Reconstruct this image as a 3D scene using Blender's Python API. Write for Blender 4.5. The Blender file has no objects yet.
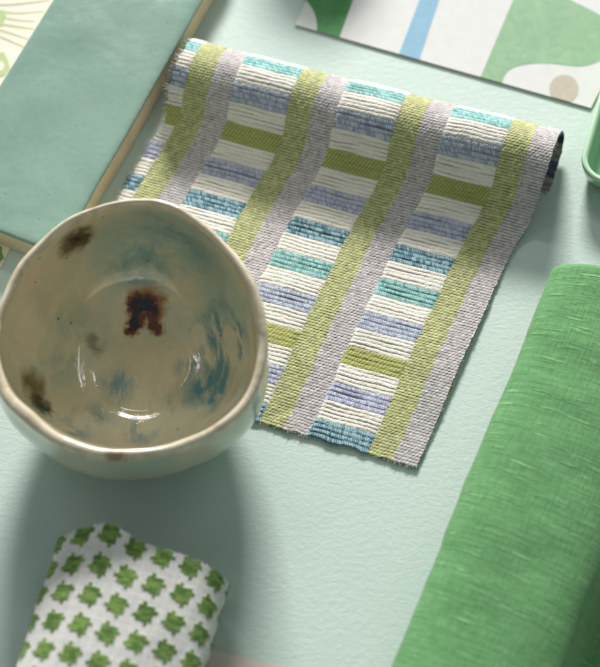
import bpy, bmesh, math, random
import numpy as np
from mathutils import Vector, noise
from mathutils.bvhtree import BVHTree

random.seed(7)
rng = np.random.default_rng(7)
scene = bpy.context.scene
COL = scene.collection
R = math.radians

# ------------------------------------------------------------------ camera
TILT = R(25.0); DIST = 0.75; FPX = 1575.0            # FPX: focal length in units of a 600 wide frame
cam_d = bpy.data.cameras.new('camera'); cam = bpy.data.objects.new('camera', cam_d); COL.objects.link(cam)
cam.location = (0, -DIST*math.sin(TILT), DIST*math.cos(TILT))
cam.rotation_euler = (TILT, 0, 0)
cam_d.sensor_fit = 'HORIZONTAL'; cam_d.sensor_width = 36.0
cam_d.lens = 36.0*FPX/600.0
cam_d.clip_start = 0.01; cam_d.clip_end = 50
cam_d.dof.use_dof = True; cam_d.dof.focus_distance = 0.742; cam_d.dof.aperture_fstop = 6.2
scene.camera = cam

# ------------------------------------------------------------------ world, key light, exposure
world = bpy.data.worlds.new('World'); scene.world = world; world.use_nodes = True
wn = world.node_tree.nodes; wl = world.node_tree.links
bg = wn['Background']
tc = wn.new('ShaderNodeTexCoord'); sx = wn.new('ShaderNodeSeparateXYZ'); wl.new(tc.outputs['Generated'], sx.inputs[0])
mm = wn.new('ShaderNodeMath'); mm.operation = 'MULTIPLY_ADD'; mm.inputs[1].default_value = 0.5; mm.inputs[2].default_value = 0.5
wl.new(sx.outputs['Y'], mm.inputs[0])
wr = wn.new('ShaderNodeValToRGB'); wl.new(mm.outputs[0], wr.inputs[0])
wr.color_ramp.elements[0].color = (0.50, 0.59, 0.56, 1); wr.color_ramp.elements[1].color = (0.34, 0.40, 0.385, 1)
wl.new(wr.outputs[0], bg.inputs['Color']); bg.inputs['Strength'].default_value = 0.44

KEY_AZ = R(0.5); KEY_EL = R(24.0); KEY_D = 3.6      # azimuth from +Y (away from the camera), to the left
ld = bpy.data.lights.new('key_light', 'AREA'); key = bpy.data.objects.new('key_light', ld); COL.objects.link(key)
ld.shape = 'RECTANGLE'; ld.size = 0.92; ld.size_y = 0.44; ld.energy = 232; ld.color = (1.0, 0.98, 0.95)
key.location = (KEY_D*math.cos(KEY_EL)*math.sin(KEY_AZ), KEY_D*math.cos(KEY_EL)*math.cos(KEY_AZ), KEY_D*math.sin(KEY_EL))
key.rotation_euler = (-Vector(key.location)).to_track_quat('-Z', 'Y').to_euler()
key.rotation_euler.rotate_axis('Z', R(14.0))
def strip(az, el, dist, length, width, watts, roll_):              # narrow studio strips, seen as the streaks in the glaze
    sd = bpy.data.lights.new('strip_light', 'AREA'); o = bpy.data.objects.new('strip_light', sd); COL.objects.link(o)
    sd.shape = 'RECTANGLE'; sd.size = length; sd.size_y = width; sd.energy = watts; sd.color = (1.0, 0.98, 0.95)
    o.location = (dist*math.cos(el)*math.sin(az), dist*math.cos(el)*math.cos(az), dist*math.sin(el))
    o.rotation_euler = (-Vector(o.location)).to_track_quat('-Z', 'Y').to_euler(); o.rotation_euler.rotate_axis('Z', roll_)
strip(R(-9), R(41), 2.0, 0.50, 0.11, 4.6, R(-14))
strip(R(-52), R(50), 2.0, 0.70, 0.03, 1.3, R(0))
strip(R(50), R(50), 2.0, 0.70, 0.03, 1.3, R(0))

scene.view_settings.view_transform = 'Standard'; scene.view_settings.look = 'None'
scene.view_settings.exposure = 0.0; scene.view_settings.gamma = 1.0

# ------------------------------------------------------------------ helpers
CAM = np.array(cam.location)
RT = np.array([1., 0, 0]); UP = np.array([0, math.cos(TILT), math.sin(TILT)]); FW = np.array([0, math.sin(TILT), -math.cos(TILT)])
def ray(u, v):
    return FW + (u-300)/FPX*RT + (333.5-v)/FPX*UP
def P(u, v, z=0.0):
    """the point of the photograph's spot (u, v) at height z above the table"""
    d = ray(u, v); k = (z-CAM[2])/d[2]
    return CAM + d*k

def lin(r, g, b):
    f = lambda c: ((c/255+0.055)/1.055)**2.4 if c/255 > 0.04045 else c/255/12.92
    return np.array([f(r), f(g), f(b)])

def smooth(o, on=True):
    o.data.polygons.foreach_set('use_smooth', [on]*len(o.data.polygons))

def link(name, me, mat=None, parent=None):
    o = bpy.data.objects.new(name, me); COL.objects.link(o)
    if mat is not None:
        for m in (mat if isinstance(mat, list) else [mat]): me.materials.append(m)
    if parent is not None: o.parent = parent
    return o

def tag(o, label=None, cat=None, group=None, kind=None):
    if label: o['label'] = label
    if cat: o['category'] = cat
    if group: o['group'] = group
    if kind: o['kind'] = kind
    return o

def empty(name, loc):
    o = bpy.data.objects.new(name, None); COL.objects.link(o); o.location = loc; o.empty_display_size = 0.02
    return o

def np_mesh(name, verts, quads, tris=None, colors=None, uvs=None):
    """fast mesh from numpy arrays"""
    me = bpy.data.meshes.new(name)
    verts = np.asarray(verts, np.float32); quads = np.asarray(quads, np.int32).reshape(-1, 4)
    tris = np.zeros((0, 3), np.int32) if tris is None else np.asarray(tris, np.int32).reshape(-1, 3)
    nl = quads.size+tris.size; npoly = len(quads)+len(tris)
    me.vertices.add(len(verts)); me.vertices.foreach_set('co', verts.ravel())
    me.loops.add(nl); li = np.concatenate([quads.ravel(), tris.ravel()]).astype(np.int32)
    me.loops.foreach_set('vertex_index', li)
    me.polygons.add(npoly)
    st = np.concatenate([np.arange(len(quads))*4, quads.size+np.arange(len(tris))*3]).astype(np.int32)
    me.polygons.foreach_set('loop_start', st)
    me.polygons.foreach_set('use_smooth', np.ones(npoly, bool))
    me.update(calc_edges=True)
    if colors is not None:
        at = me.color_attributes.new('yarn', 'FLOAT_COLOR', 'POINT')
        c4 = np.ones((len(verts), 4), np.float32); c4[:, :3] = colors
        at.data.foreach_set('color', c4.ravel())
    if uvs is not None:
        uv = me.uv_layers.new(name='UVMap'); uv.data.foreach_set('uv', np.asarray(uvs, np.float32)[li].ravel())
    me.validate()
    return me

def grid_quads(nt, ns, off=0, flip=False):
    i = np.arange(nt-1)[:, None]*ns+np.arange(ns-1)[None, :]+off
    q = np.stack([i, i+1, i+ns+1, i+ns], -1).reshape(-1, 4)
    return q[:, ::-1] if flip else q

def catmull(pts, n=24):
    pts = np.asarray(pts, float); out = []
    p = np.vstack([2*pts[0]-pts[1], pts, 2*pts[-1]-pts[-2]])
    for k in range(1, len(p)-2):
        for t in np.linspace(0, 1, n, endpoint=False):
            a, b, c, d = p[k-1], p[k], p[k+1], p[k+2]
            out.append(0.5*((2*b)+(c-a)*t+(2*a-5*b+4*c-d)*t*t+(3*b-a-3*c+d)*t**3))
    out.append(pts[-1]); return np.array(out)

def arclen(c):
    d = np.linalg.norm(np.diff(c, axis=0), axis=1); return np.concatenate([[0], np.cumsum(d)])

def vnoise(x, y, seed=0):
    """smooth value noise on arrays, about -1..1"""
    r = np.random.default_rng(seed); T = r.uniform(-1, 1, (256, 256))
    xi = np.floor(x).astype(int); yi = np.floor(y).astype(int); fx = x-xi; fy = y-yi
    fx = fx*fx*(3-2*fx); fy = fy*fy*(3-2*fy)
    g = lambda a, b: T[a % 256, b % 256]
    return (g(xi, yi)*(1-fx)+g(xi+1, yi)*fx)*(1-fy)+(g(xi, yi+1)*(1-fx)+g(xi+1, yi+1)*fx)*fy

def sstep(a, b, x):
    t = np.clip((x-a)/(b-a), 0, 1); return t*t*(3-2*t)

# ---- node helpers
class N:
    def __init__(s, name):
        s.m = bpy.data.materials.new(name); s.m.use_nodes = True; s.t = s.m.node_tree
        s.b = s.t.nodes['Principled BSDF']
    def n(s, typ, **kw):
        x = s.t.nodes.new(typ)
        for k, v in kw.items(): setattr(x, k, v)
        return x
    def l(s, a, b): s.t.links.new(a, b)
    def obj(s): return s.n('ShaderNodeTexCoord').outputs['Object']
    def uv(s): return s.n('ShaderNodeTexCoord').outputs['UV']
    def map(s, vec, scale=(1, 1, 1), rot=(0, 0, 0), loc=(0, 0, 0)):
        m = s.n('ShaderNodeMapping'); s.l(vec, m.inputs[0]); m.inputs['Scale'].default_value = scale
        m.inputs['Rotation'].default_value = rot; m.inputs['Location'].default_value = loc
        return m.outputs[0]
    def noise(s, vec, scale, detail=4, rough=0.55, dist=0.0, col=False):
        x = s.n('ShaderNodeTexNoise'); s.l(vec, x.inputs['Vector'])
        x.inputs['Scale'].default_value = scale; x.inputs['Detail'].default_value = detail
        x.inputs['Roughness'].default_value = rough; x.inputs['Distortion'].default_value = dist
        return x.outputs['Color' if col else 'Fac']
    def ramp(s, fac, stops, interp='LINEAR'):
        x = s.n('ShaderNodeValToRGB'); s.l(fac, x.inputs[0]); cr = x.color_ramp; cr.interpolation = interp
        while len(cr.elements) < len(stops): cr.elements.new(0.5)
        for e, (p, c) in zip(cr.elements, stops):
            e.position = p; e.color = (*c, 1) if hasattr(c, '__len__') else (c, c, c, 1)
        return x.outputs[0]
    def mix(s, fac, a, b, mode='MIX'):
        x = s.n('ShaderNodeMix', data_type='RGBA', blend_type=mode)
        for sock, v in ((x.inputs[0], fac), (x.inputs[6], a), (x.inputs[7], b)):
            if hasattr(v, 'links') or isinstance(v, bpy.types.NodeSocket): s.l(v, sock)
            elif hasattr(v, '__len__'): sock.default_value = (*v[:3], 1)
            else: sock.default_value = v
        return x.outputs[2]
    def math(s, op, a, b=0.0, c=None):
        x = s.n('ShaderNodeMath', operation=op)
        for k, v in enumerate((a, b) if c is None else (a, b, c)):
            if isinstance(v, bpy.types.NodeSocket): s.l(v, x.inputs[k])
            else: x.inputs[k].default_value = v
        return x.outputs[0]
    def vadd(s, a, b, scale):
        sub = s.n('ShaderNodeVectorMath', operation='SUBTRACT'); s.l(b, sub.inputs[0]); sub.inputs[1].default_value = (.5, .5, .5)
        sc = s.n('ShaderNodeVectorMath', operation='SCALE'); s.l(sub.outputs[0], sc.inputs[0]); sc.inputs['Scale'].default_value = scale
        ad = s.n('ShaderNodeVectorMath', operation='ADD'); s.l(a, ad.inputs[0]); s.l(sc.outputs[0], ad.inputs[1])
        return ad.outputs[0]
    def dist(s, vec, p):
        x = s.n('ShaderNodeVectorMath', operation='DISTANCE'); s.l(vec, x.inputs[0]); x.inputs[1].default_value = tuple(p)
        return x.outputs['Value']
    def bump(s, h, strength, distance):
        x = s.n('ShaderNodeBump'); s.l(h, x.inputs['Height']); x.inputs['Strength'].default_value = strength
        x.inputs['Distance'].default_value = distance; s.l(x.outputs[0], s.b.inputs['Normal']); return x
    def set(s, color=None, rough=None, spec=None, coat=None):
        for k, v in (('Base Color', color), ('Roughness', rough), ('Specular IOR Level', spec), ('Coat Weight', coat)):
            if v is None: continue
            if isinstance(v, bpy.types.NodeSocket): s.l(v, s.b.inputs[k])
            elif hasattr(v, '__len__'): s.b.inputs[k].default_value = (*v[:3], 1)
            else: s.b.inputs[k].default_value = v
        return s.m

# ------------------------------------------------------------------ materials
def mat_table():
    k = N('painted_mint_surface'); o = k.obj()
    st = k.map(o, (0.8, 1.2, 1), (0, 0, R(8)))
    fine = k.noise(st, 640, 3, 0.6); mid = k.noise(st, 330, 3, 0.6, 0.4); big = k.noise(o, 14, 3, 0.5)
    c = k.mix(k.ramp(big, [(0.35, 0.0), (0.65, 1.0)]), lin(196, 213, 205), lin(200, 216, 209))
    c = k.mix(k.ramp(fine, [(0.35, 0.0), (0.75, 0.35)]), c, lin(212, 224, 217))
    c = k.mix(k.ramp(k.noise(o, 420, 2, 0.6), [(0.70, 0.0), (0.76, 0.35)]), c, lin(170, 190, 180))
    h = k.math('ADD', k.math('MULTIPLY', fine, 0.45), k.math('MULTIPLY', mid, 0.9))
    k.bump(h, 0.55, 0.00034)
    return k.set(c, 0.55, 0.35)

def mat_yarn(name='woven_yarn', nscale=2600):
    k = N(name); o = k.obj()
    a = k.n('ShaderNodeAttribute', attribute_name='yarn').outputs['Color']
    f = k.noise(o, nscale, 3, 0.7); g = k.noise(o, 60, 2, 0.5)
    c = k.mix(1.0, a, k.ramp(f, [(0.25, 0.74), (0.75, 1.18)]), 'MULTIPLY')
    c = k.mix(1.0, c, k.ramp(g, [(0.3, 0.95), (0.7, 1.04)]), 'MULTIPLY')
    k.bump(f, 0.5, 0.0002)
    k.b.inputs['Sheen Weight'].default_value = 0.12; k.b.inputs['Sheen Roughness'].default_value = 0.5
    return k.set(c, 0.85, 0.2)

def mat_linen():
    k = N('slubby_green_linen'); uv = k.uv()       # UV in metres: u along the roll's girth, v along its axis
    slub = k.noise(k.map(uv, (70, 520, 1)), 1.0, 4, 0.62, 0.25)
    slub2 = k.noise(k.map(uv, (55, 620, 1), loc=(3, 7, 0)), 1.0, 3, 0.6)
    warp = k.noise(k.map(uv, (900, 120, 1)), 1.0, 3, 0.6)
    big = k.noise(uv, 26, 3, 0.5)
    wv = k.n('ShaderNodeTexWave', wave_type='BANDS', bands_direction='Y'); k.l(k.map(uv, (1, 1, 1)), wv.inputs[0])
    wv.inputs['Scale'].default_value = 420; wv.inputs['Distortion'].default_value = 2.0; wv.inputs['Detail'].default_value = 2
    wu = k.n('ShaderNodeTexWave', wave_type='BANDS', bands_direction='X'); k.l(k.map(uv, (1, 1, 1)), wu.inputs[0])
    wu.inputs['Scale'].default_value = 420; wu.inputs['Distortion'].default_value = 2.0; wu.inputs['Detail'].default_value = 2
    c = k.mix(k.ramp(slub, [(0.30, 0.0), (0.72, 1.0)]), lin(98, 151, 98), lin(124, 175, 120))
    c = k.mix(k.ramp(warp, [(0.38, 0.0), (0.7, 0.7)]), c, lin(88, 146, 86))
    c = k.mix(k.ramp(slub2, [(0.63, 0.0), (0.69, 0.9)]), c, lin(156, 200, 142))
    c = k.mix(1.0, c, k.ramp(big, [(0.3, 0.9), (0.7, 1.06)]), 'MULTIPLY')
    h = k.math('ADD', k.math('MULTIPLY', slub, 0.6), k.math('MULTIPLY', k.ramp(slub2, [(0.56, 0.0), (0.72, 1.0)]), 0.6))
    h = k.math('ADD', h, k.math('MULTIPLY', warp, 0.8))
    h = k.math('ADD', h, k.math('MULTIPLY', k.math('ADD', wv.outputs['Fac'], wu.outputs['Fac']), 0.10))
    k.bump(h, 0.8, 0.0007)
    k.b.inputs['Sheen Weight'].default_value = 0.15
    return k.set(c, 0.8, 0.2)

def mat_glaze_tile():
    k = N('teal_tile_glaze'); o = k.obj()
    a = k.noise(o, 30, 4, 0.6, 0.0); b = k.noise(o, 130, 3, 0.6); sp = k.noise(o, 700, 1, 0.5)
    c = k.mix(k.ramp(a, [(0.33, 0.0), (0.68, 1.0)]), lin(132, 161, 148), lin(145, 173, 160))
    c = k.mix(k.ramp(b, [(0.42, 0.0), (0.75, 0.4)]), c, lin(124, 152, 139))
    c = k.mix(k.ramp(sp, [(0.74, 0.0), (0.78, 0.7)]), c, lin(78, 112, 98))
    h = k.math('ADD', k.math('MULTIPLY', a, 1.6), k.math('MULTIPLY', b, 0.3))
    k.bump(h, 0.28, 0.0012)
    return k.set(c, 0.18, 0.5)

def mat_clay():
    k = N('raw_beige_clay'); o = k.obj()
    a = k.noise(o, 90, 4, 0.6); b = k.noise(o, 900, 2, 0.6)
    c = k.mix(k.ramp(a, [(0.3, 0.0), (0.7, 1.0)]), lin(226, 200, 162), lin(236, 216, 184))
    c = k.mix(k.ramp(b, [(0.6, 0.0), (0.75, 0.5)]), c, lin(176, 150, 114))
    k.bump(b, 0.5, 0.0004)
    return k.set(c, 0.85, 0.25)

def mat_paper(name, col, var=0.05, bump=0.25):
    k = N(name); o = k.obj()
    a = k.noise(o, 160, 4, 0.6); f = k.noise(o, 900, 3, 0.6)
    col = np.array(col)
    c = k.mix(k.ramp(a, [(0.3, 0.0), (0.7, 1.0)]), col*(1-var), np.minimum(col*(1+var), 0.9))
    k.bump(f, bump, 0.0003)
    return k.set(c, 0.7, 0.25)

def mat_print(name, col, speck):
    k = N(name); o = k.obj()
    a = k.noise(o, 210, 5, 0.7); f = k.noise(o, 1100, 3, 0.6); col = np.array(col)
    c = k.mix(k.ramp(a, [(0.40, 0.0), (0.72, 0.8)]), col, np.array(speck))
    c = k.mix(k.ramp(k.noise(o, 55, 3, 0.6), [(0.35, 0.0), (0.7, 0.4)]), c, col*0.82)
    c = k.mix(k.ramp(f, [(0.54, 0.0), (0.74, 0.45)]), c, col*0.62)
    k.bump(f, 0.25, 0.0003)
    return k.set(c, 0.65, 0.3)

def mat_dish():
    k = N('mint_dish_glaze'); o = k.obj(); a = k.noise(o, 40, 2, 0.5)
    c = k.mix(k.ramp(a, [(0.3, 0.0), (0.7, 1.0)]), lin(140, 190, 148), lin(150, 200, 158))
    sz = k.n('ShaderNodeSeparateXYZ'); k.l(o, sz.inputs[0])
    c = k.mix(k.ramp(k.math('MULTIPLY', sz.outputs['Z'], 20.0), [(0.27, 0.0), (0.315, 0.8)]), c, lin(206, 232, 206))
    return k.set(c, 0.16, 0.5, 0.3)

# ------------------------------------------------------------------ setting: the table top
def sheet_plane(name, half, z, mat):
    n = 2; xs = np.linspace(-half, half, n)
    v = [(x, y, z) for y in xs for x in xs]
    me = np_mesh(name, v, grid_quads(n, n)); return link(name, me, mat)
table = sheet_plane('table_top', 3.0, 0.0, mat_table()); table['kind'] = 'structure'

# the stripes and the tile and the dish all run along the same two directions on the table
LD = P(500, 275)-P(416, 467); LD /= np.linalg.norm(LD)               # up the cloth, away from the camera

# ------------------------------------------------------------------ the striped woven cloth
def woven_cloth():
    BR = P(416.5, 467); W = BR-P(245, 418); W = W/np.linalg.norm(W)
    width = np.linalg.norm(BR-P(245, 418))*365/171.0*1.055
    L = LD; BL = BR-W*width
    Z = np.array([0, 0, 1.0])
    pair = np.linalg.norm(P(341, 436)-P(425, 257))/5.0*0.972         # one coloured band plus one white band
    # side profile (q along L, z up, skew along W), in cm around the crest
    qc = float(np.dot(P(563, 131, 0.0145)-BR, L))*100
    base = 0.13
    pr = [(0, base, 0), (qc*0.3, base, 0), (qc-9.0, base, 0), (qc-7.2, base+0.02, .03), (qc-6.1, base+0.12, .12), (qc-5.2, base+0.42, .24), (qc-4.4, base+1.05, .28), (qc-3.65, base+1.80, .22),
          (qc-2.8, base+2.30, .12), (qc-1.95, base+2.45, 0.04), (qc-1.1, base+2.20, 0), (qc-0.45, base+1.68, 0), (qc-0.08, base+1.08, 0.04), (qc, base+0.72, .12), (qc-0.2, base+0.40, .22), (qc-0.7, base+0.17, .32),
          (qc-1.4, base+0.05, .40), (qc-2.2, base+0.0, .47), (qc-2.9, base+0.0, .54)]
    c = catmull(pr, 30)/100.0
    al = arclen(c[:, :2]); tot = al[-1]
    ns, nt = 1010, 1400
    s = np.linspace(0, 1, ns); t = np.linspace(0, tot, nt)
    q = np.interp(t, al, c[:, 0]); z = np.interp(t, al, c[:, 1]); sk = np.interp(t, al, c[:, 2])
    # ragged cut edges
    row = t/0.00152
    def rag(seed): return 0.0006*vnoise(row*0.9, row*0+1.5, seed)+0.0008*vnoise(row*0.11, row*0+3.5, seed+1)
    e0 = rag(3)*1.5; e1 = width+rag(5)*0.55
    SX = e0[:, None]*(1-s)[None, :]+e1[:, None]*s[None, :]           # true position across the cloth, metres
    T = np.repeat(t[:, None], ns, 1)
    # the bottom edge is a touch wavy as well
    botw = (0.0006*vnoise(SX/0.004, SX*0+9, 8)+0.0009*vnoise(SX/0.03, SX*0+4, 9))*np.exp(-T/0.004)
    # gentle lying-on-a-table unevenness
    und = (0.0008*vnoise(SX/0.05+3, T/0.045, 11)+0.0003*vnoise(SX/0.018, T/0.022, 12)+0.00025*(1+np.sin(T/0.011+SX/0.09)))
    lift = 0.0016*sstep(0.75, 1, SX/width)*np.exp(-((T-0.055)/0.03)**2)
    wob = 0.0012*vnoise(T/0.05, SX/0.2, 15)*sstep(0.0, 0.03, T)
    q2 = q[:, None]+botw+0.0015*vnoise(SX/0.06, T/0.5, 16)*sstep(0.08, 0.15, T)
    hz = z[:, None]*(1+0.10*vnoise(SX/0.07, T*0+2, 17)*sstep(0.004, 0.012, z[:, None]))
    fan = -(width-SX)*0.030*np.minimum(T/0.2, 1.0)
    pos = BL[None, None, :]+(SX+fan+sk[:, None]+wob)[..., None]*W+q2[..., None]*L+(hz+np.abs(und)+lift)[..., None]*Z
    # ---- stripes across the width (from the left edge)
    unit = width/390.0
    g, w_, b_ = 24.6*unit, 24.2*unit, 60.5*unit
    sl = 13.5*unit; period = g+w_+b_
    wigg = 0.0004*vnoise(T/0.006, SX*0+2, 21)+0.0005*vnoise(T/0.04, SX*0, 22)
    x = np.mod(SX+wigg-sl, period); inband = (x > g+w_) | (SX+wigg < sl)
    ingreen = (x <= g) & ~inband; ingrey = ~ingreen & ~inband
    # ---- plain woven columns: staggered knots
    pu, pv = 0.00172, 0.00150
    ri = np.floor(T/pv); fu = np.mod(SX/pu+0.5*np.mod(ri, 2), 1.0); fv = np.mod(T/pv, 1.0); ci = np.floor(SX/pu+0.5*np.mod(ri, 2))
    kn = np.sin(np.pi*np.clip((fu-0.02)/0.94, 0, 1))**0.38*np.sin(np.pi*fv)**0.5
    jit = vnoise(ci*3.7+0.5, ri*2.3+0.5, 31)
    green_k = lin(205, 207, 150); green_g = lin(96, 94, 76)
    grey_k = lin(216, 209, 207); grey_g = lin(108, 100, 107)
    dv = np.minimum(fv, 1-fv); dash = np.exp(-(dv/0.25)**2)*sstep(0.50, 0.34, np.abs(fu-0.5))
    gapu = np.exp(-(np.minimum(fu, 1-fu)/0.07)**2)*0.35
    dk2 = np.clip(dash*(0.72+0.6*vnoise(ci*2.9, ri*1.7, 36))+gapu, 0, 1)[..., None]
    cg = green_k*(1-dk2)+green_g*dk2; cy = grey_k*(1-dk2)+grey_g*dk2
    yel = (0.5+0.5*vnoise(ci*1.3, ri*0.9, 33))[..., None]*0.35
    cg = cg*(1-yel)+cg*np.array([1.05, 1.04, 0.92])*yel
    h_pl = 0.00022*kn*(1+0.25*jit)
    # ---- weft bands
    tp = T/pair; bi = np.floor(tp+0.02); fr = tp+0.02-bi; colr = fr < 0.49
    blue, lilac, olive, slate, aqua = 0, 1, 2, 3, 4
    seq = np.mod(bi, 5).astype(int)
    A = np.array([lin(150, 190, 202), lin(194, 196, 218), lin(196, 198, 106), lin(186, 194, 212), lin(154, 206, 202)])
    B = np.array([lin(66, 116, 138), lin(146, 148, 184), lin(156, 158, 62), lin(138, 148, 174), lin(90, 162, 158)])
    def desat(M, f): l = M.mean(axis=1, keepdims=True); return M*(1-f)+l*f
    A = np.minimum(desat(A, 0.25)*1.08, 0.85); B = desat(B, 0.28)*1.18
    # coloured band: three rows of slanted knots
    nrow = 4.0; rr = fr/0.49*nrow+0.10*vnoise(SX/0.014, bi*2.3, 40); rk = np.floor(rr); rf = rr-rk
    du = SX/0.00112+rf*0.85+rk*0.37+bi*0.21+0.30*vnoise(SX/0.004, tp*9, 41)
    df = np.mod(du, 1.0); dk = np.floor(du)
    knc = np.sin(np.pi*df)**0.6*np.sin(np.pi*np.clip(rf, 0, 1))**0.6
    pick = vnoise(dk*1.7+0.3, rk*5.1+bi*3.3+0.4, 42)
    twill = np.mod(SX/0.0017-rr*0.62+bi*0.3, 1.0)
    two = np.where(seq == olive, sstep(0.50, 0.70, twill)*sstep(0.98, 0.85, twill)*0.9, sstep(-0.45, 0.45, pick*0.9+1.3*(knc-0.58)))[..., None]
    cc = B[seq]*(1-two)+A[seq]*two
    cc = cc*(1+0.10*vnoise(SX/0.0007, T/0.0007, 47))[..., None]
    def crease(at, seed, w): return np.exp(-((rr-at-0.12*vnoise(SX/0.009, bi*3+at, seed+5))/w)**2)*np.clip(0.35+0.9*vnoise(SX/0.011, bi*2.7+at*1.3, seed), 0, 1)
    mids = crease(1.0, 43, 0.17)*0.8+crease(2.0, 143, 0.20)+crease(3.0, 48, 0.15)*0.7
    mids = np.clip(mids*np.where((seq == olive), 0.45, 1.0), 0, 1)
    cc = cc*(1-0.62*mids[..., None])
    # white band: soft cords, their creases come and go
    wf = (fr-0.49)/0.51*5.0+0.22*vnoise(SX/0.012, bi*3.1+fr*2, 44)+0.08*vnoise(SX/0.003, bi*5+fr*4, 49); wk = np.floor(wf); wff = np.mod(wf, 1.0)
    knw = np.sin(np.pi*wff)**0.5
    depth = np.clip(0.45+0.75*vnoise(SX/0.010, np.round(wf)*1.9+bi*2.3, 148), 0.08, 1.0)
    tw = np.sin(2*np.pi*(SX/0.0014+wff*0.8+wk*0.3))*0.12
    cream = lin(236, 231, 221); cream_g = lin(158, 142, 126)
    line = (np.exp(-(np.minimum(wff, 1-wff)/0.15)**2)*depth)[..., None]
    wtone = (1+0.06*vnoise(wk*2.7+bi*1.9, SX/0.02, 45)+0.05*vnoise(SX/0.0012, T/0.0008, 46))[..., None]
    cw = (cream*(1-line)+cream_g*line)*wtone
    h_b = np.where(colr, 0.00034+0.00026*knc-0.00030*mids, 0.00030+0.00034*(knw*(0.8+0.3*vnoise(SX/0.02, wk+bi*4, 46))+tw*0.6)-0.00016*depth*(1-knw))
    # the bands sink where they meet the plain columns
    ed = np.minimum(np.where(SX+wigg < sl, sl-(SX+wigg), x-(g+w_)), np.where(SX+wigg < sl, 1.0, period-x))
    h_b = h_b*(0.45+0.55*sstep(0.0, 0.0016, ed))
    col = np.where(ingreen[..., None], cg, cy)*(1+0.16*jit)[..., None]
    col = np.where(inband[..., None], np.where(colr[..., None], cc, cw), col)
    h = np.where(inband, h_b, h_pl)
    h = h+0.00008*vnoise(SX/0.0006, T/0.0006, 51)+0.00007*vnoise(SX/0.0016, T/0.0013, 52)
    # past the crest's underside the profile turns over, the normal follows it
    du_ = np.gradient(pos, axis=1); dv_ = np.gradient(pos, axis=0)
    nrm = np.cross(du_, dv_); nrm /= np.linalg.norm(nrm, axis=2, keepdims=True)
    front = pos+nrm*h[..., None]
    # reverse side: coarse grid, floats of darker yarn
    ib = np.unique(np.concatenate([np.arange(0, nt, 2), [nt-1]])); jb = np.unique(np.concatenate([np.arange(0, ns, 4), [ns-1]]))
    back = (pos-nrm*0.0009)[np.ix_(ib, jb)]
    tb = T[np.ix_(ib, jb)]/pair; sb = SX[np.ix_(ib, jb)]
    bb = np.floor(tb+0.02); bf = tb+0.02-bb; sq = np.mod(bb, 5).astype(int)
    dark = np.array([lin(52, 92, 104), lin(104, 106, 140), lin(104, 110, 48), lin(84, 92, 118), lin(44, 92, 90)])
    bc = np.where((bf < 0.5)[..., None], dark[sq], lin(176, 168, 156))*(1+0.15*vnoise(sb/0.0016, tb*26, 61))[..., None]
    cord = np.abs(np.sin(np.pi*tb*3.5))*(0.8+0.3*vnoise(sb/0.002, tb*9, 62)); back = back-nrm[np.ix_(ib, jb)]*(cord*0.0005)[..., None]; bc = bc*(0.55+0.5*cord)[..., None]
    nf = ns*nt; nb = len(ib)*len(jb)
    V = np.concatenate([front.reshape(-1, 3), back.reshape(-1, 3)])
    C = np.concatenate([col.reshape(-1, 3), bc.reshape(-1, 3)])
    Q = [grid_quads(nt, ns), grid_quads(len(ib), len(jb), nf, True)]
    def strip(fr_idx, bk_idx, flip):
        # side wall: fine front edge to the coarse back edge, via a copy of the front edge pushed down
        return np.stack([fr_idx[:-1], fr_idx[1:], bk_idx[1:], bk_idx[:-1]], -1)[:, ::(-1 if flip else 1)]
    ex = []; exc = []; off = nf+nb
    for sel, flip in (((slice(None), 0), False), ((slice(None), -1), True), ((0, slice(None)), True), ((-1, slice(None)), False)):
        p = (pos-nrm*0.0009)[sel]; fidx = np.arange(nf).reshape(nt, ns)[sel]; bidx = off+np.arange(len(p)); off += len(p)
        ex.append(p); exc.append(col[sel]*0.9); Q.append(strip(fidx, bidx, flip))
    V = np.concatenate([V]+ex); C = np.concatenate([C]+exc)
    me = np_mesh('woven_cloth', V, np.concatenate(Q), colors=np.clip(C, 0, 0.92))
    ymat = mat_yarn()
    o = link('woven_cloth', me, ymat)
    tag(o, 'striped woven cloth swatch in lime, grey, white and blue, its far end curled under', 'cloth')
    # loose yarn ends along the ragged left edge and a few on the others
    fv, fq, fc = [], [], []
    def strand(p, d, ln, rad, colr_):
        d = d/np.linalg.norm(d); side = np.cross(d, Z); side /= np.linalg.norm(side)+1e-9; up2 = np.cross(side, d)
        bend = side*random.uniform(-.5, .5)+up2*random.uniform(-.35, .35); b0 = len(fv); n = 5
        for k in range(n):
            u = k/(n-1); cpt = p+d*ln*u+bend*ln*u*u
            cpt[2] = max(cpt[2], 0.0004)
            for a in range(4):
                an = a*math.pi/2; fv.append(cpt+(side*math.cos(an)+up2*math.sin(an))*rad*(1-0.5*u)); fc.append(colr_)
        for k in range(n-1):
            for a in range(4):
                fq.append((b0+k*4+a, b0+k*4+(a+1) % 4, b0+k*4+4+(a+1) % 4, b0+k*4+4+a))
    for k in range(330):
        ti = random.randrange(4, nt-260)
        strand(pos[ti, 0].copy()+nrm[ti, 0]*0.0003, -W+L*random.uniform(-.5, .3)+nrm[ti, 0]*random.uniform(-.1, .25), random.uniform(.0008, .0030), random.uniform(.00010, .00024), col[ti, 6])
    for k in range(240):
        ti = random.randrange(4, nt-260)
        strand(pos[ti, -1].copy()-nrm[ti, -1]*0.0003, W+L*random.uniform(-.6, .6), random.uniform(.0004, .0016), .00009, random.choice([col[ti, -6], lin(60, 130, 140), lin(214, 206, 210)]))
    for k in range(200):
        si = random.randrange(4, ns-4)
        strand(pos[0, si].copy(), -L+W*random.uniform(-.6, .6), random.uniform(.0005, .0018), .00010, col[4, si])
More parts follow.
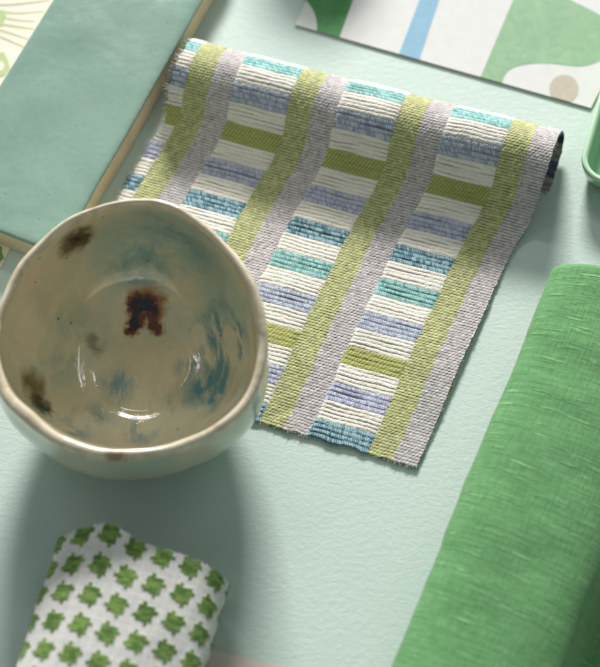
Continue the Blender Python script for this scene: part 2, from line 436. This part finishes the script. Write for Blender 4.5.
    fo = link('loose_yarn', np_mesh('loose_yarn', np.array(fv), fq, colors=np.array(fc)), ymat, o)
    return o
woven_cloth()

# ------------------------------------------------------------------ the glazed tile
def glazed_tile():
    hz = 0.0135
    a = P(196, 0, hz); b = P(94, 206, hz)                            # right edge of the top face
    ax = (a-b)/np.linalg.norm(a-b); a2 = P(0, 231.5, hz); b2 = P(30, 243.5, hz)
    wv = b2-a2; wv /= np.linalg.norm(wv)
    # corner = right edge meets bottom edge
    A = np.array([[ax[0], -wv[0]], [ax[1], -wv[1]]]); k = np.linalg.solve(A, (a2-b)[:2]); corner = b+ax*k[0]
    lft = P(0, 90, hz); width = abs(np.linalg.solve(np.array([[ax[0], -wv[0]], [ax[1], -wv[1]]]), (lft-corner)[:2])[1])
    length = 0.20
    root = empty('glazed_tile', (corner[0]-wv[0]*width/2+ax[0]*length/2, corner[1]-wv[1]*width/2+ax[1]*length/2, 0.0006))
    tag(root, 'oblong teal glazed tile with raw beige clay edges, above the speckled bowl', 'tile')
    def slab(z0, z1, grow0, grow1, nn, bulge, wav, seed, name, mat):
        bm = bmesh.new(); nu, nv = nn
        def pt(u, v, grow, z):
            x = u*width; y = v*length
            wx = wav*float(vnoise(np.array([v*9.0+seed]), np.array([u*2+3.]), seed)[0]); wy = wav*float(vnoise(np.array([u*6.+1]), np.array([v*2+seed]), seed+1)[0])
            gx = (2*u-1)*grow; gy = (2*v-1)*grow
            return (-width/2+x+gx+wx, -length/2+y+gy+wy, z)
        us = np.linspace(0, 1, nu); vs = np.linspace(0, 1, nv)
        rings = []
        border = [(u, 0) for u in us]+[(1, v) for v in vs[1:]]+[(u, 1) for u in us[::-1][1:]]+[(0, v) for v in vs[::-1][1:-1]]
        top = [[None]*nu for _ in vs]
        for j, v in enumerate(vs):
            for i, u in enumerate(us):
                d = min(u, 1-u)*width; e = min(v, 1-v)*length; dd = min(d, e)
                drop = bulge*math.exp(-dd/0.0014)
                lump = 0.00045*float(vnoise(np.array([u*3+seed]), np.array([v*8.]), seed+4)[0])
                top[j][i] = bm.verts.new(pt(u, v, grow1, z1-drop+lump*(1-math.exp(-dd/0.003))))
        for j in range(nv-1):
            for i in range(nu-1):
                bm.faces.new((top[j][i], top[j][i+1], top[j+1][i+1], top[j+1][i]))
        bt = [top[0][i] for i in range(nu)]+[top[j][nu-1] for j in range(1, nv)]+[top[nv-1][i] for i in range(nu-2, -1, -1)]+[top[j][0] for j in range(nv-2, 0, -1)]
        lo = [bm.verts.new(pt(u, v, grow0, z0)) for u, v in border]
        n = len(bt)
        for i in range(n): bm.faces.new((lo[i], lo[(i+1) % n], bt[(i+1) % n], bt[i]))
        bm.faces.new(lo[::-1])
        me = bpy.data.meshes.new(name); bm.to_mesh(me); bm.free()
        o = link(name, me, mat, root); smooth(o); return o
    def spaced(n): return n
    slab_c = slab(0.0, hz-0.0012, 0.0006, 0.0, (24, 60), 0.0002, 0.00018, 5, 'clay_body', mat_clay()); smooth(slab_c, False)
    slab(hz-0.00115, hz, 0.0, -0.0003, (60, 160), 0.0007, 0.00018, 5, 'glaze', mat_glaze_tile())
    root.rotation_euler = (0, 0, math.atan2(wv[1], wv[0]))
    return root
glazed_tile()

# ------------------------------------------------------------------ the hand-made bowl
def bowl():
    H = 0.062; K = 0.16                                              # the rim runs uphill away from the camera
    rim_px = [(140, 196), (175, 205), (210, 228), (238, 258), (259, 296), (268, 326), (267, 357), (255, 398), (234, 423), (201, 441), (159, 454), (112, 461),
              (70, 452), (33, 430), (5, 407), (-9, 372), (-9, 340), (0, 306), (23, 259), (51, 231), (93, 207)]
    inn_px = [(140, 203), (174, 213), (206, 237), (234, 267), (252, 304), (258, 334), (256, 362), (246, 394), (228, 415), (196, 432), (157, 446), (114, 451),
              (74, 441), (40, 420), (13, 394), (2, 368), (0, 340), (8, 306), (31, 263), (57, 236), (96, 213)]
    def polar(px, z):
        c = P(130, 328, H)
        def on_rim(u, v):
            d = ray(u, v); k = (H-K*c[1]-CAM[2]+K*CAM[1])/(d[2]-K*d[1]); return CAM+d*k
        q = np.array([on_rim(u, v) for u, v in px])-c
        return np.arctan2(q[:, 1], q[:, 0]), np.hypot(q[:, 0], q[:, 1]), c
    NA = 288; th = np.linspace(-math.pi, math.pi, NA, endpoint=False)
    def ring(px):
        a, r, c = polar(px, H); o = np.argsort(a); a, r = a[o], r[o]
        a = np.concatenate([a-2*math.pi, a, a+2*math.pi]); r = np.concatenate([r, r, r])
        f = np.interp(th, a, r)
        k = np.exp(-0.5*(np.arange(-9, 10)/4.0)**2); k /= k.sum()
        return np.convolve(np.concatenate([f[-9:], f, f[:9]]), k, 'valid'), c
    Ro, cen = ring(rim_px); Ri, _ = ring(inn_px)
    wob = 0.0005*vnoise(th*3.2+20, th*0+1.5, 91)+0.00035*vnoise(th*6.5+40, th*0+3.5, 92); Ro = Ro+wob; Ri = Ri+wob*0.6+0.0003*vnoise(th*5+30, th*0+7.5, 93)
    lump = lambda z, amp, seed: amp*vnoise(th*2.2/1.0+10, th*0+z*40, seed)
    rimz = 0.0012*np.sin(2*th+0.6)+0.0009*np.sin(3*th+1.0)+0.0006*np.sin(7*th)+0.0004*np.sin(13*th+2)*np.sin(2*th)
    rows = []
    R0 = Ro.mean()
    def add(frac_r, z, Rb, amp, wob=1.0):
        r = Rb*frac_r; rows.append((r+amp*np.sin(3*th+z*90)+amp*0.7*np.sin(5*th+z*60+1), z+rimz*(z/H)**2*wob))
    mean_o = 0.35
    # outside, foot to rim (fraction of the rim radius, height)
    prof = [(0.0, 0.0016), (0.34, 0.0016), (0.44, 0.0014), (0.475, 0.0006), (0.495, 0.0), (0.515, 0.0006), (0.535, 0.0028), (0.63, 0.0062), (0.745, 0.0115), (0.855, 0.0180), (0.935, 0.0250),
            (0.975, 0.0320), (0.996, 0.0400), (1.003, 0.0480), (1.002, 0.0555)]
    for fr_, z in prof:
        bl = min(fr_, 1)**3; add(1.0, z, fr_*(Ro*bl+R0*(1-bl)), 0.0005*min(1, fr_*1.5))
    # rounded lip
    for k in range(1, 10):
        a = math.pi*k/10; m = 0.5-0.5*math.cos(a)
        rows.append((Ro*(1-m)+Ri*m, H-0.0022+0.0026*math.sin(a)**0.8+rimz))
    # inside, rim to bottom
    Rim = Ri.mean()
    profi = [(1.0, 0.0570), (0.995, 0.052), (0.982, 0.0465), (0.958, 0.040), (0.918, 0.033), (0.862, 0.0262), (0.785, 0.0198), (0.69, 0.0146), (0.58, 0.0108), (0.50, 0.0090),
             (0.46, 0.00835), (0.43, 0.00785), (0.40, 0.0073), (0.36, 0.0070), (0.30, 0.0067), (0.2, 0.0065), (0.1, 0.0064), (0.0, 0.0064)]
    pi_ = catmull(profi, 4)
    for fr_, z in pi_:
        fr_ = max(fr_, 0.0); bl = fr_**3; add(1.0, z, fr_*(Ri*bl+Rim*(1-bl)), 0.0007*min(1, fr_*1.5))
    # smooth the outside profile too
    rows_o = rows[:len(prof)]
    V = []
    for k, (r, z) in enumerate(rows):
        lean = (-0.005 if k < len(prof) else 0.006)*(1-np.clip(z/H, 0, 1))   # thrown off centre: the well sits towards the far side
        V.append(np.stack([r*np.cos(th), r*np.sin(th)+lean, z+K*r*np.sin(th)*(np.clip(z, 0, None)/H)**1.3], -1))
    V = np.array(V)
    n = len(V); Q = []
    idx = np.arange(n*NA).reshape(n, NA)
    nx = np.roll(idx, -1, axis=1)
    Q = np.stack([idx[:-1], nx[:-1], nx[1:], idx[1:]], -1).reshape(-1, 4)[:, ::-1]
    me = np_mesh('speckled_bowl', V.reshape(-1, 3), Q[:, ::-1])
    o = link('speckled_bowl', me)
    bm = bmesh.new(); bm.from_mesh(me); bmesh.ops.remove_doubles(bm, verts=bm.verts, dist=1e-5); bmesh.ops.recalc_face_normals(bm, faces=bm.faces)
    bm.to_mesh(me)
    base_z = 0.0017
    o.location = (cen[0], cen[1]+0.0, base_z)
    tree = BVHTree.FromBMesh(bm); bm.free()
    loc = np.array(o.location)
    def hit(u, v):
        d = ray(u, v); h = tree.ray_cast(Vector(CAM-loc), Vector(d).normalized())
        return np.array(h[0])
    mod = o.modifiers.new('sub', 'SUBSURF'); mod.levels = 1; mod.render_levels = 1
    for p in me.polygons: p.use_smooth = True
    # ---- glaze
    k = N('hand_painted_glaze'); ob = k.obj()
    n1 = k.noise(ob, 34, 4, 0.55, 0.4); n2 = k.noise(ob, 95, 4, 0.6, 0.8); n3 = k.noise(k.map(ob, (1, 0.5, 1), (0, 0, R(35))), 62, 4, 0.65, 0.4)
    base = k.mix(k.ramp(n1, [(0.40, 0.0), (0.62, 1.0)]), lin(230, 213, 178), lin(212, 208, 180))
    base = k.mix(k.ramp(n2, [(0.50, 0.0), (0.72, 0.55)]), base, lin(240, 218, 178))
    ncol = k.noise(ob, 120, 4, 0.6, 0.5, True); ncol2 = k.noise(ob, 300, 4, 0.7, 0.5, True)
    wp = k.vadd(k.vadd(ob, ncol, 0.012), ncol2, 0.003)
    wf = k.vadd(k.vadd(ob, k.noise(ob, 230, 2, 0.5, 0.0, True), 0.006), k.noise(ob, 620, 2, 0.5, 0.0, True), 0.0016)
    def spot(c, pts, r0, r1, color, amt=1.0, tex=None, w=None):
        d = None
        for (u, v) in pts:                                           # nearest of the spots
            e = k.dist(wp if w is None else w, hit(u, v)); d = e if d is None else k.math('MINIMUM', d, e)
        f = k.ramp(k.math('MULTIPLY', d, 0.9/r1), [(0.9*r0/r1, amt), (0.9, 0.0)])
        if tex is not None: f = k.math('MULTIPLY', f, tex)
        return k.mix(f, c, color)
    brush = k.ramp(n3, [(0.40, 0.0), (0.56, 1.0)])
    brush2 = k.ramp(k.noise(k.map(ob, (1.0, 0.35, 1), (0, 0, R(-30)), (3, 1, 2)), 85, 4, 0.65, 0.25), [(0.44, 0.0), (0.58, 1.0)])
    # broad celadon washes on the far wall, blue strokes on the right wall
    base = spot(base, [(170, 225), (200, 250), (130, 240), (225, 290)], 0.012, 0.030, lin(160, 184, 172), 0.8)
    base = spot(base, [(180, 240), (140, 262)], 0.006, 0.022, lin(118, 158, 160), 0.9, brush)
    base = spot(base, [(225, 335), (215, 380), (235, 350), (208, 350)], 0.010, 0.021, lin(92, 146, 156), 0.95, brush2)
    base = spot(base, [(240, 340)], 0.002, 0.008, lin(40, 98, 126), 1.0, brush2)
    base = spot(base, [(75, 330), (60, 360)], 0.006, 0.022, lin(160, 178, 158), 0.6, brush)
    base = spot(base, [(70, 430), (95, 420), (140, 430), (160, 405), (120, 385)], 0.003, 0.013, lin(116, 154, 156), 0.85, brush2)
    # brown iron runs
    fine = k.ramp(ncol, [(0.3, 0.0), (0.7, 1.0)])
    base = spot(base, [(75, 240)], 0.006, 0.0125, lin(112, 98, 42), 0.9)
    base = spot(base, [(78, 239)], 0.002, 0.0085, lin(42, 38, 12), 1.0)
    base = spot(base, [(33, 385), (36, 399)], 0.003, 0.010, lin(120, 98, 40), 0.9)
    base = spot(base, [(41, 406)], 0.002, 0.0085, lin(34, 48, 26), 1.0)
    base = spot(base, [(92, 340), (97, 349), (94, 345)], 0.001, 0.0048, lin(128, 104, 60), 0.7, None, wf)
    base = spot(base, [(136, 298), (143, 294), (151, 296), (158, 299), (157, 312)], 0.0020, 0.0062, lin(160, 104, 34), 0.95, None, wf)
    runs = [(133, 301), (139, 299), (146, 299), (153, 301), (134, 309), (140, 308), (147, 308), (154, 309), (135, 317), (140, 315), (133, 325), (137, 322), (131, 331), (150, 316), (154, 317), (153, 325), (157, 329)]
    base = spot(base, runs, 0.0028, 0.0046, lin(150, 92, 30), 0.85, None, wf)
    base = spot(base, runs, 0.0021, 0.0030, lin(104, 44, 12), 1.0, None, wf)
    base = spot(base, [(134, 303), (140, 302), (147, 302), (136, 311), (141, 309), (147, 309), (135, 319), (133, 326), (151, 303), (154, 312)], 0.0018, 0.0025, lin(24, 12, 14), 1.0, None, wf)
    # a scatter of pin-prick specks
    vo = k.n('ShaderNodeTexVoronoi'); k.l(ob, vo.inputs['Vector']); vo.inputs['Scale'].default_value = 95
    base = k.mix(k.ramp(vo.outputs['Distance'], [(0.045, 0.8), (0.075, 0.0)]), base, lin(70, 66, 50))
    # rim and outside: pale cream celadon, warmer where the glaze breaks over the lip
    geo = k.n('ShaderNodeSeparateXYZ'); k.l(ob, geo.inputs[0])
    zl = k.math('SUBTRACT', geo.outputs['Z'], k.math('MULTIPLY', geo.outputs['Y'], K))
    lip = k.ramp(k.math('MULTIPLY_ADD', zl, 100.0, -100.0*(H-0.0072)), [(0.20, 0.0), (0.50, 1.0)])
    nrm = k.n('ShaderNodeNewGeometry'); rad = k.n('ShaderNodeVectorMath', operation='MULTIPLY'); k.l(ob, rad.inputs[0]); rad.inputs[1].default_value = (1, 1, 0)
    dp = k.n('ShaderNodeVectorMath', operation='DOT_PRODUCT'); k.l(rad.outputs[0], dp.inputs[0]); k.l(nrm.outputs['Normal'], dp.inputs[1])
    outside = k.ramp(k.math('MULTIPLY', dp.outputs['Value'], 40.0), [(0.0, 0.0), (0.12, 1.0)])
    oc = k.mix(k.ramp(n1, [(0.38, 0.0), (0.66, 1.0)]), lin(212, 200, 174), lin(188, 202, 182))
    base = k.mix(outside, base, oc)
    lipc = k.mix(k.ramp(n2, [(0.42, 0.0), (0.68, 1.0)]), lin(226, 214, 190), lin(196, 178, 150))
    base = k.mix(lip, base, lipc)
    spot_l = [(118, 457)]
    base = spot(base, spot_l, 0.002, 0.0055, lin(150, 112, 84), 0.8)
    hh = k.math('ADD', k.math('MULTIPLY', n2, 0.5), k.math('MULTIPLY', k.noise(ob, 30, 2, 0.5), 1.2))
    k.bump(hh, 0.35, 0.0018)
    me.materials.append(k.set(base, 0.07, 0.6, 0.5))
    tag(o, 'round hand-made glazed bowl with wavy cream rim and brown stains inside', 'bowl')
    return o
bowl()

# ------------------------------------------------------------------ rolled cloths
def roll(name, ax0, ax1, half_w, hgt, mat_fn, thick, turns, na, nl, colfn=None, end_fn=None, power=2.6, gap=0.002, tail=False, hfn=None):
    """cloth rolled round an axis lying on the table, from ax0 (far end) to ax1; spiral section"""
    A = (ax1-ax0); Ln = np.linalg.norm(A); A /= Ln
    S = np.array([A[1], -A[0], 0.0]);
    if S[0] < 0: S = -S
    # spiral: starts inside, ends outside at the bottom
    ang = np.linspace(-math.pi/2-2*math.pi*turns, -math.pi/2+0.35, na)
    grow = (ang-ang[-1])/(2*math.pi)*gap                       # negative inward
    ca, sa = np.cos(ang), np.sin(ang)
    ex = np.sign(ca)*np.abs(ca)**(2/power); ez = np.sign(sa)*np.abs(sa)**(2/power)
    px = (half_w+grow)*ex; pz = hgt/2+(hgt/2+grow)*ez
    if tail:                                                         # mirrored: comes down on the right and trails out flat
        keep = ang <= -math.pi-1e-3; px = -px[keep]; pz = pz[keep]
        tl = catmull([(px[-1], pz[-1]), (half_w+.001, hgt*.30), (half_w+.0045, hgt*.12), (half_w+.011, .0018), (half_w+.024, .0004), (half_w+.05, .0002)], 30)
        px = np.concatenate([px, tl[1:, 0]]); pz = np.concatenate([pz, tl[1:, 1]]); na = len(px)
    c2 = np.stack([px, pz], -1); al = arclen(c2)
    l = np.linspace(0, Ln, nl)
    U = np.repeat(al[None, :], nl, 0); Vv = np.repeat(l[:, None], na, 1)
    X = np.repeat(px[None, :], nl, 0); Zz = np.repeat(pz[None, :], nl, 0)
    endo = np.zeros_like(X) if end_fn is None else end_fn(X/half_w, Zz/hgt, U)
    Lp = Vv+endo*np.exp(-Vv/0.03)
    pos = ax0[None, None, :]+S*X[..., None]+A*Lp[..., None]+np.array([0, 0, 1.0])*(Zz+thick)[..., None]
    du_ = np.gradient(pos, axis=1); dv_ = np.gradient(pos, axis=0)
    nrm = np.cross(dv_, du_); nrm /= np.linalg.norm(nrm, axis=2, keepdims=True)+1e-12
    top = int(np.argmax(pz))
    if nrm[nl//2, top, 2] < 0: nrm = -nrm
    if hfn is not None: pos = pos+nrm*hfn(U, Vv)[..., None]
    col = None if colfn is None else colfn(U, Vv)
    inner = pos-nrm*thick
    V = np.concatenate([pos.reshape(-1, 3), inner.reshape(-1, 3)]); n = nl*na
    Q = [grid_quads(nl, na), grid_quads(nl, na, n, True)]
    I = np.arange(n).reshape(nl, na)
    for sel, fl in (((0, slice(None)), True), ((-1, slice(None)), False), ((slice(None), 0), False), ((slice(None), -1), True)):
        e = I[sel]; Q.append(np.stack([e[:-1], e[1:], e[1:]+n, e[:-1]+n], -1)[:, ::(-1 if fl else 1)])
    UV = np.stack([U, Vv], -1).reshape(-1, 2); UV = np.concatenate([UV, UV])
    C = None if col is None else np.clip(np.concatenate([col.reshape(-1, 3), col.reshape(-1, 3)*0.9]), 0, 0.92)
    me = np_mesh(name, V, np.concatenate(Q), colors=C, uvs=UV)
    bm = bmesh.new(); bm.from_mesh(me); bmesh.ops.recalc_face_normals(bm, faces=bm.faces); bm.to_mesh(me); bm.free()
    return link(name, me, mat_fn)

# green linen, lower right
def linen():
    z = 0.040; hw = 0.0378
    l0 = P(541, 270, z*0.5); l1 = P(377, 672, z*0.5)                 # the roll's left outline
    A = l1-l0; A[2] = 0; A /= np.linalg.norm(A); S = np.array([-A[1], A[0], 0.0])
    if S[0] < 0: S = -S
    ax0 = l0+S*hw; ax0[2] = 0; ax1 = ax0+A*0.255
    hf = lambda U, V: 0.0009*vnoise(U/0.05, V/0.055, 71)+0.0004*vnoise(U/0.018, V/0.02, 72)+0.0007*np.maximum(0, vnoise(U/0.06+V/0.03, V/0.012-U/0.05, 73))
    o = roll('linen_cloth', ax0, ax1, hw, z, mat_linen(), 0.0009, 1.6, 520, 160, power=2.5, gap=0.0062, tail=True, hfn=hf,
             end_fn=lambda x, zz, U: -0.004*(1-x*x)+0.0010*np.sin(U*60))
    tag(o, 'rolled length of plain green slubby linen at the right edge', 'cloth')
linen()

# white cloth with green stepped checks, lower left
def check_cloth():
    z = 0.037; hw = 0.0400
    l0 = P(60, 533, 0.020); l1 = P(4, 696, 0.020); l1[2] = l0[2]
    A = l1-l0; A[2] = 0; A /= np.linalg.norm(A); S = np.array([-A[1], A[0], 0.0])
    if S[0] < 0: S = -S
    ax0 = l0+S*hw; ax0[2] = 0; ax1 = ax0+A*0.15
    pit = 0.0124
    yp = 0.00072
    def cells(U, V):
        # everything snaps to the thread grid so the motif edges step with the weave
        st = 0.00125
        jag = 0.00014*vnoise(np.floor(V/st)*1.7, np.floor(U/0.006)*2.1, 81); jag2 = 0.00014*vnoise(np.floor(U/st)*1.3, np.floor(V/0.006)*1.9, 82)
        a = (U+jag)/pit; b = (V+jag2)/pit
        ga = np.mod(a, 1)-0.5; gb = np.mod(b+0.2, 1)-0.5; fa = np.abs(ga); fb = np.abs(gb)
        m = ((fa < 0.415) & (np.abs(gb-0.10*np.sign(ga)) < 0.07)) | ((np.abs(ga+0.10*np.sign(gb)) < 0.07) & (fb < 0.415)) | ((fa < 0.295) & (fb < 0.285))
        return m
    def colfn(U, V):
        m = cells(U, V)
        iu = np.floor(U/yp); iv = np.floor(V/yp); over = np.mod(iu+iv, 2)
        t = vnoise(iu*1.3+0.2, iv*0.8, 83); cell = vnoise(np.floor(U/pit)*3.1, np.floor(V/pit+0.2)*2.7, 84)
        gr = np.where((vnoise(iv*0.9, np.floor(U/0.003)*1.1, 85) > 0.0)[..., None], lin(122, 150, 80), lin(88, 118, 60))*(1+0.2*t+0.10*cell)[..., None]
        wh = np.where((over > 0.5)[..., None], lin(230, 228, 224), lin(200, 198, 197))*(1+0.06*t+0.07*vnoise(iu*0.7, iv*0.05, 87)+0.07*vnoise(iu*0.05, iv*0.7, 89))[..., None]
        return np.where(m[..., None], gr, wh)
    def hf(U, V):
        m = cells(U, V)
        knit = np.abs(np.sin(np.pi*U/yp))*np.abs(np.sin(np.pi*V/yp))
        return 0.00016*knit+0.00025*m+0.0005*vnoise(U/0.012, V/0.016, 86)
    def endf(x, zz, U):
        return -0.0055*np.exp(-((x+0.45)/0.30)**2)-0.0004*x+0.0050*np.abs(x)**5+0.0006*vnoise(U/0.0014, U*0+2, 88)
    o = roll('check_cloth', ax0, ax1, hw, z, mat_yarn('check_yarn', 2200), 0.0011, 1.4, 1150, 460, colfn=colfn, hfn=hf, power=2.3, gap=0.003, end_fn=endf)
    tag(o, 'white rolled cloth woven with green stepped checks, below the speckled bowl', 'cloth')
check_cloth()

# ------------------------------------------------------------------ flat papers
def prism(bm, pts, z0, z1, mi, side_mi=None):
    lo = [bm.verts.new((p[0], p[1], z0)) for p in pts]; hi = [bm.verts.new((p[0], p[1], z1)) for p in pts]
    f = bm.faces.new(hi); f.material_index = mi
    if f.normal.z < 0 or (f.normal_update() or f.normal.z < 0): f.normal_flip()
    n = len(pts)
    for i in range(n):
        g = bm.faces.new((lo[i], lo[(i+1) % n], hi[(i+1) % n], hi[i])); g.material_index = mi if side_mi is None else side_mi
    bm.faces.new(lo[::-1]).material_index = mi
def curve2(pts, n=10): return [tuple(p) for p in catmull(np.array(pts, float), n)]
def paper_obj(name, outline, prints, mats, z0, th):
    """outline and prints in photo spots; prints are a hair of ink above the sheet"""
    bm = bmesh.new()
    prism(bm, [P(u, v, z0+th) for u, v in outline], z0, z0+th, 0, len(mats)-1)
    for k, (pts, mi) in enumerate(prints):
        e = 0.00006+0.00002*k
        prism(bm, [P(u, v, z0+th) for u, v in pts], z0+th*0.5, z0+th+e, mi)
    bmesh.ops.recalc_face_normals(bm, faces=bm.faces)
    me = bpy.data.meshes.new(name); bm.to_mesh(me); bm.free()
    return link(name, me, mats)

white = mat_paper('off_white_card', lin(222, 221, 219), 0.03)
edge = mat_paper('card_edge', lin(150, 148, 120), 0.1)
deep = mat_print('deep_green_print', lin(78, 142, 84), lin(102, 162, 106))
soft = mat_print('soft_green_print', lin(144, 182, 144), lin(166, 198, 164))
sky = mat_print('blue_print', lin(140, 182, 208), lin(152, 192, 214))
taupe = mat_print('taupe_print', lin(200, 190, 174), lin(186, 174, 158))
def pattern_card():
    def ln(x0, y0, x1, y1, y): return x0+(x1-x0)*(y-y0)/(y1-y0)
    out = [(295, 24.5), (591, 108), (640, 10), (700, -120), (360, -120)]
    edge_y = lambda x: 24.5+(x-295)*83.5/296-0.3
    circ = [(564+14.6*math.cos(a), min(89+14.2*math.sin(a), edge_y(564+14.6*math.cos(a)))) for a in np.linspace(0, 2*math.pi, 60, endpoint=False)]
    g1 = curve2([(288, -30), (296, -12), (306, 0), (313, 10), (316.5, 20), (317, 30.6)], 8)+[(339.5, 37), (353, 0), (372, -50), (300, -50)]
    s = [(399, 53.8), (419.5, 59.6), (440, -2), (460, -60), (438, -60), (420, -2)]
    g2 = [(480.5, 76.8), (502, 82.8)]+curve2([(502, 82.8), (504.5, 76), (509, 70.5), (517, 66.5), (533, 63.6), (552, 63.6), (568, 65.6), (584, 66), (600, 61), (615, 52), (628, 36)], 8)+\
         curve2([(628, 30), (612, 23), (600, 15), (585, 7), (571, 0), (552, -14), (530, -40)], 6)
    o = paper_obj('pattern_card', out, [(g1, 1), (s, 2), (g2, 3), (circ, 4)], [white, deep, sky, soft, taupe, edge], 0.0004, 0.0007)
    tag(o, 'white card printed with green shapes, a blue stripe and a taupe dot', 'card')
pattern_card()

pale = mat_print('pale_green_print', lin(184, 202, 148), lin(194, 210, 162))
moss = mat_print('moss_print', lin(136, 160, 84), lin(150, 172, 100))
cream_p = mat_paper('cream_paper', lin(238, 228, 216), 0.02)
def leaf_paper():
    out = [(6, 257), (1.5, 268), (-60, 246), (-60, -60), (160, -60)]
    pr = []
    def band(a, b, c, w0, w1):
        c1 = np.array(curve2([a, b, c], 10)); d = np.gradient(c1, axis=0); nn = np.stack([-d[:, 1], d[:, 0]], -1); nn /= np.linalg.norm(nn, axis=1, keepdims=True)
        w = np.linspace(w0, w1, len(c1))[:, None]/2
        pr.append(([tuple(p) for p in c1+nn*w]+[tuple(p) for p in (c1-nn*w)[::-1]], 1))
    for a, b, c, w0, w1 in [((2, 12), (20, 13.3), (44, 11.5), 2.2, 1.4), ((0, 17), (16, 20), (36, 21.5), 2.0, 1.2), ((0, 24), (14, 26.2), (34, 29), 2.4, 1.4),
                            ((-4, 29), (10, 33), (28, 39), 1.8, 1.2), ((-6, 34), (8, 40), (24, 47), 1.8, 1.2), ((-4, 5), (18, 4), (50, 0), 1.4, 1.0)]:
        band(a, b, c, w0, w1)
    pr.append(([(-8, 10), (4, 10), (6, 16), (2, 26), (-8, 28)], 1))
    hole = [(0.5+3.6*math.cos(a), 66+4.6*math.sin(a)) for a in np.linspace(0, 2*math.pi, 20, endpoint=False)]
    pr.append(([(-8, 54), (4, 52), (9, 62), (10, 68), (4, 76), (-8, 78)], 1)); pr.append((hole, 0))
    pr.append(([(2, 247), (-40, 230), (-40, 262), (-4, 266), (4, 258), (2, 252)], 2))
    o = paper_obj('leaf_paper', out, pr, [cream_p, pale, moss, edge], 0.0001, 0.0004)
    tag(o, 'cream paper with pale green leaf print lying under the teal tile', 'paper')
leaf_paper()

def beige_card():
    o = paper_obj('beige_card', [(150, 632), (198, 645), (240, 656), (291, 670), (270, 740), (120, 720)], [], [mat_paper('blush_card', lin(222, 208, 200), 0.04), edge], 0.0002, 0.0008)
    tag(o, 'blush beige card just showing at the bottom beside the checked cloth', 'card')
beige_card()

# ------------------------------------------------------------------ mint dish at the right edge
def mint_dish():
    H = 0.016
    c0 = P(581.5, 150, H); c1 = P(600, 86, H)
    A = c1-c0; A[2] = 0; A /= np.linalg.norm(A); S = np.array([A[1], -A[0], 0])
    w, ln_, rc = 0.075, 0.105, 0.013
    # near left corner: the tangents of the rounded corner meet here
    cor = P(576.5, 174, H)
    def outline(inset, z, n=12):
        pts = []; r = max(rc-inset, 0.002)
        for cx, cy, a0 in ((rc, rc, math.pi), (w-rc, rc, 1.5*math.pi), (w-rc, ln_-rc, 0), (rc, ln_-rc, .5*math.pi)):
            for k in range(n+1):
                a = a0+k/n*math.pi/2; pts.append((cx+r*math.cos(a), cy+r*math.sin(a)))
        return [cor*np.array([1, 1, 0])+S*x+A*y+np.array([0, 0, z]) for x, y in pts]
    prof = [(0.0085, 0.0006), (0.007, 0.0004), (0.0055, 0.0010), (0.003, 0.0045), (0.0012, 0.0095), (0.0, H-0.0022), (-0.0002, H-0.0008), (0.0004, H), (0.0014, H+0.0001), (0.0026, H-0.0004),
            (0.0034, H-0.0022), (0.0042, H-0.006), (0.0058, 0.0065), (0.0085, 0.0044), (0.0115, 0.0038)]
    V = [outline(i, z) for i, z in prof]; n = len(V[0]); V = np.array(V)
    idx = np.arange(len(prof)*n).reshape(len(prof), n); nx = np.roll(idx, -1, 1)
    Q = np.stack([idx[:-1], nx[:-1], nx[1:], idx[1:]], -1).reshape(-1, 4)
    me = np_mesh('mint_dish', V.reshape(-1, 3), Q)
    bm = bmesh.new(); bm.from_mesh(me); bm.verts.ensure_lookup_table()
    bm.faces.new([bm.verts[i] for i in idx[0]][::-1]); bm.faces.new([bm.verts[i] for i in idx[-1]])
    bmesh.ops.recalc_face_normals(bm, faces=bm.faces); bm.to_mesh(me); bm.free()
    o = link('mint_dish', me, mat_dish()); smooth(o)
    tag(o, 'glossy mint green dish with rounded corner at the right edge', 'dish')
mint_dish()

# ------------------------------------------------------------------ cup standing just past the top of the frame; its shadow falls into the picture
def cup():
    prof = [(0, .0012), (.017, .0012), (.019, 0), (.021, .001), (.024, .008), (.0275, .020), (.0295, .034), (.0300, .0435), (.0293, .0450), (.0284, .0440), (.0278, .034), (.0258, .020), (.022, .009), (.017, .0045), (0, .004)]
    c = catmull(prof, 5); th = np.linspace(0, 2*math.pi, 64, endpoint=False)
    V = np.stack([c[:, :1].clip(0)*np.cos(th), c[:, :1].clip(0)*np.sin(th), np.repeat(c[:, 1:], 64, 1)], -1)
    idx = np.arange(len(c)*64).reshape(len(c), 64); nx = np.roll(idx, -1, 1)
    me = np_mesh('cup', V.reshape(-1, 3), np.stack([idx[:-1], nx[:-1], nx[1:], idx[1:]], -1).reshape(-1, 4))
    bm = bmesh.new(); bm.from_mesh(me); bmesh.ops.remove_doubles(bm, verts=bm.verts, dist=1e-6); bmesh.ops.recalc_face_normals(bm, faces=bm.faces); bm.to_mesh(me); bm.free()
    o = link('cup', me, mat_dish()); smooth(o); p = P(318, -142); o.location = (p[0], p[1], 0.0002)
    tag(o, 'mint cup standing just past the printed card at the far side', 'cup')
cup()
